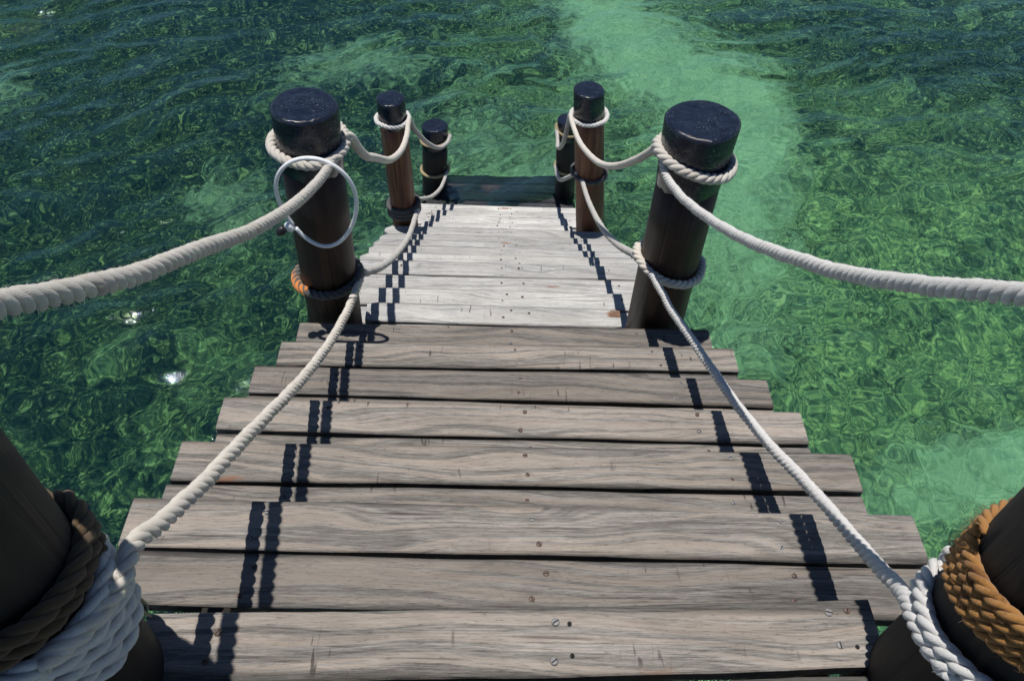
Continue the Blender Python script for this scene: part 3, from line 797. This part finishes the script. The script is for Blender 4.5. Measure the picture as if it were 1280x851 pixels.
rope('rope_loop', 'white rope loop under the cap of the right reddish post', 'rope loop', loop_pts('midR', 1.800, 1.815, 1.05, 3.0, 0.015, (0.07, 0.0)), 0.0165, 0.075, M_rope_white, GL, -1.0)
rope('rope_loop', 'dark grey rope loop halfway down the right reddish post', 'rope loop', loop_pts('midR', 1.310, 1.325, 1.05, 3.0, 0.016, (0.0, 0.0)), 0.0175, 0.075, M_rope_dark, GL, -1.0)
rope('rope_loop', 'tan rope loop near the top of the left black post in water', 'rope loop', loop_pts('farL', 0.575, 0.600, 1.1, 0.2, 0.013, (0.15, 0.0)), 0.0120, 0.055, M_rope_tan, GL)
rope('rope_loop', 'tan rope loop just above the waterline of the left black post', 'rope loop', loop_pts('farL', 0.225, 0.260, 1.1, 0.3, 0.015, (-0.03, 0.0)), 0.0150, 0.060, M_rope_tan, GL)
rope('rope_loop', 'tan rope loop near the top of the half hidden black post', 'rope loop', loop_pts('farR', 0.755, 0.770, 1.1, 3.0, 0.013, (-0.15, 0.0)), 0.0120, 0.055, M_rope_tan, GL, -1.0)
rope('rope_loop', 'dark tan rope loop just above the waterline of the half hidden black post', 'rope loop', loop_pts('farR', 0.330, 0.350, 1.1, 3.0, 0.015, (-0.15, 0.0)), 0.0140, 0.060, M_rope_tan, GL, -1.0)

def fibres(parent, key, z0, z1, dr, mat, count):
    ax, r, y = POSTS[key]
    Vs, Qs, b = [], [], 0
    for i in range(count):
        a = rrng.uniform(0, 2 * PI); z = rrng.uniform(z0, z1); cx, cy = ax(z); z -= 0.27 * r * math.sin(a)
        d = np.array((math.cos(a), math.sin(a), 0.0)); t = np.array((-math.sin(a), math.cos(a), 0.0))
        p0 = np.array((cx, cy, z)) + d * (r + dr * rrng.uniform(.8, 1.0))
        p1 = p0 + d * rrng.uniform(.001, .006) + t * rrng.uniform(-.010, .010) + np.array((0, 0, rrng.uniform(-.008, .008)))
        p2 = p1 + d * rrng.uniform(-.004, .004) + t * rrng.uniform(-.010, .010) + np.array((0, 0, rrng.uniform(-.012, .006)))
        for k, (p, w) in enumerate(((p0, .0004), (p1, .00035), (p2, .00015))):
            for c, sn in ((1, 0), (-.5, .87), (-.5, -.87)): Vs.append(p + w * (c * t + sn * np.array((0, 0, 1.0))))
        for k in range(2):
            for m in range(3): Qs.append((b + k * 3 + m, b + k * 3 + (m + 1) % 3, b + k * 3 + 3 + (m + 1) % 3, b + k * 3 + 3 + m))
        b += 9
    o = mesh_np('loose_fibres', np.array(Vs) - np.array(parent.location), Qs, mat, parent)
    o['kind'] = 'stuff'
fibres(orange, 'nearR', 3.945, 4.035, 0.0225, M_rope_orange, 420)
fibres(brown, 'nearL', 3.955, 4.01, 0.028, M_rope_brown, 160)

# frayed tail sticking out below the white coils: loose yarns, part of that coil
V0 = np.array(coil.location)
for i in range(4):
    a = np.array((-0.655, 0.545, 3.775)) + rrng.uniform(-.006, .006, 3)
    b = a + np.array((0.014, -0.012, -0.036)) + rrng.uniform(-.010, .010, 3)
    c = a + np.array((0.022, -0.022, -0.060)) + rrng.uniform(-.016, .016, 3)
    P, s = spline([a, b, c], 0.01)
    tube('frayed_yarn', P, s, np.linspace(0.005, 0.0015, len(s)), M_rope_tan, coil, 6, V0)

# ------------------------------------------------------------------ white hoop on the left post
hoop = empty('white_hoop', (-0.71, 2.31, 3.13))
tag(hoop, 'white plastic tube bent into a hoop hanging over rope on the large left post', 'hoop')
pts = []
for i in range(33):
    t = 2 * PI * (i / 32) * 0.985 + PI * 1.20
    x = -0.711 + 0.137 * math.cos(t) + 0.012 * math.sin(2 * t)
    z = 3.132 + 0.205 * math.sin(t)
    y = 2.300 + 0.02 * (z - 3.132) - 0.022 * max(0.0, min(1.0, (z - 3.05) / 0.25))
    pts.append((x, y, z))
P, s = spline(pts, 0.008)
tube('tube', P, s, 0.0076, M_plastic, hoop, 12, hoop.location)
P, s = spline([(-0.822, 2.298, 3.003), (-0.832, 2.295, 3.020), (-0.842, 2.292, 3.034)], 0.004)
tube('fitting', P, s, np.interp(np.linspace(0, 1, len(s)), [0, .2, .8, 1], [.010, .017, .016, .009]), M_plastic, hoop, 12, hoop.location)
P, s = spline([(-0.846, 2.288, 3.020), (-0.858, 2.284, 3.012), (-0.872, 2.280, 3.004), (-0.880, 2.278, 3.000)], 0.003)
tube('end_knob', P, s, np.interp(np.linspace(0, 1, len(s)), [0, .15, .5, .85, 1], [.008, .017, .020, .016, .006]), M_knob, hoop, 14, hoop.location)
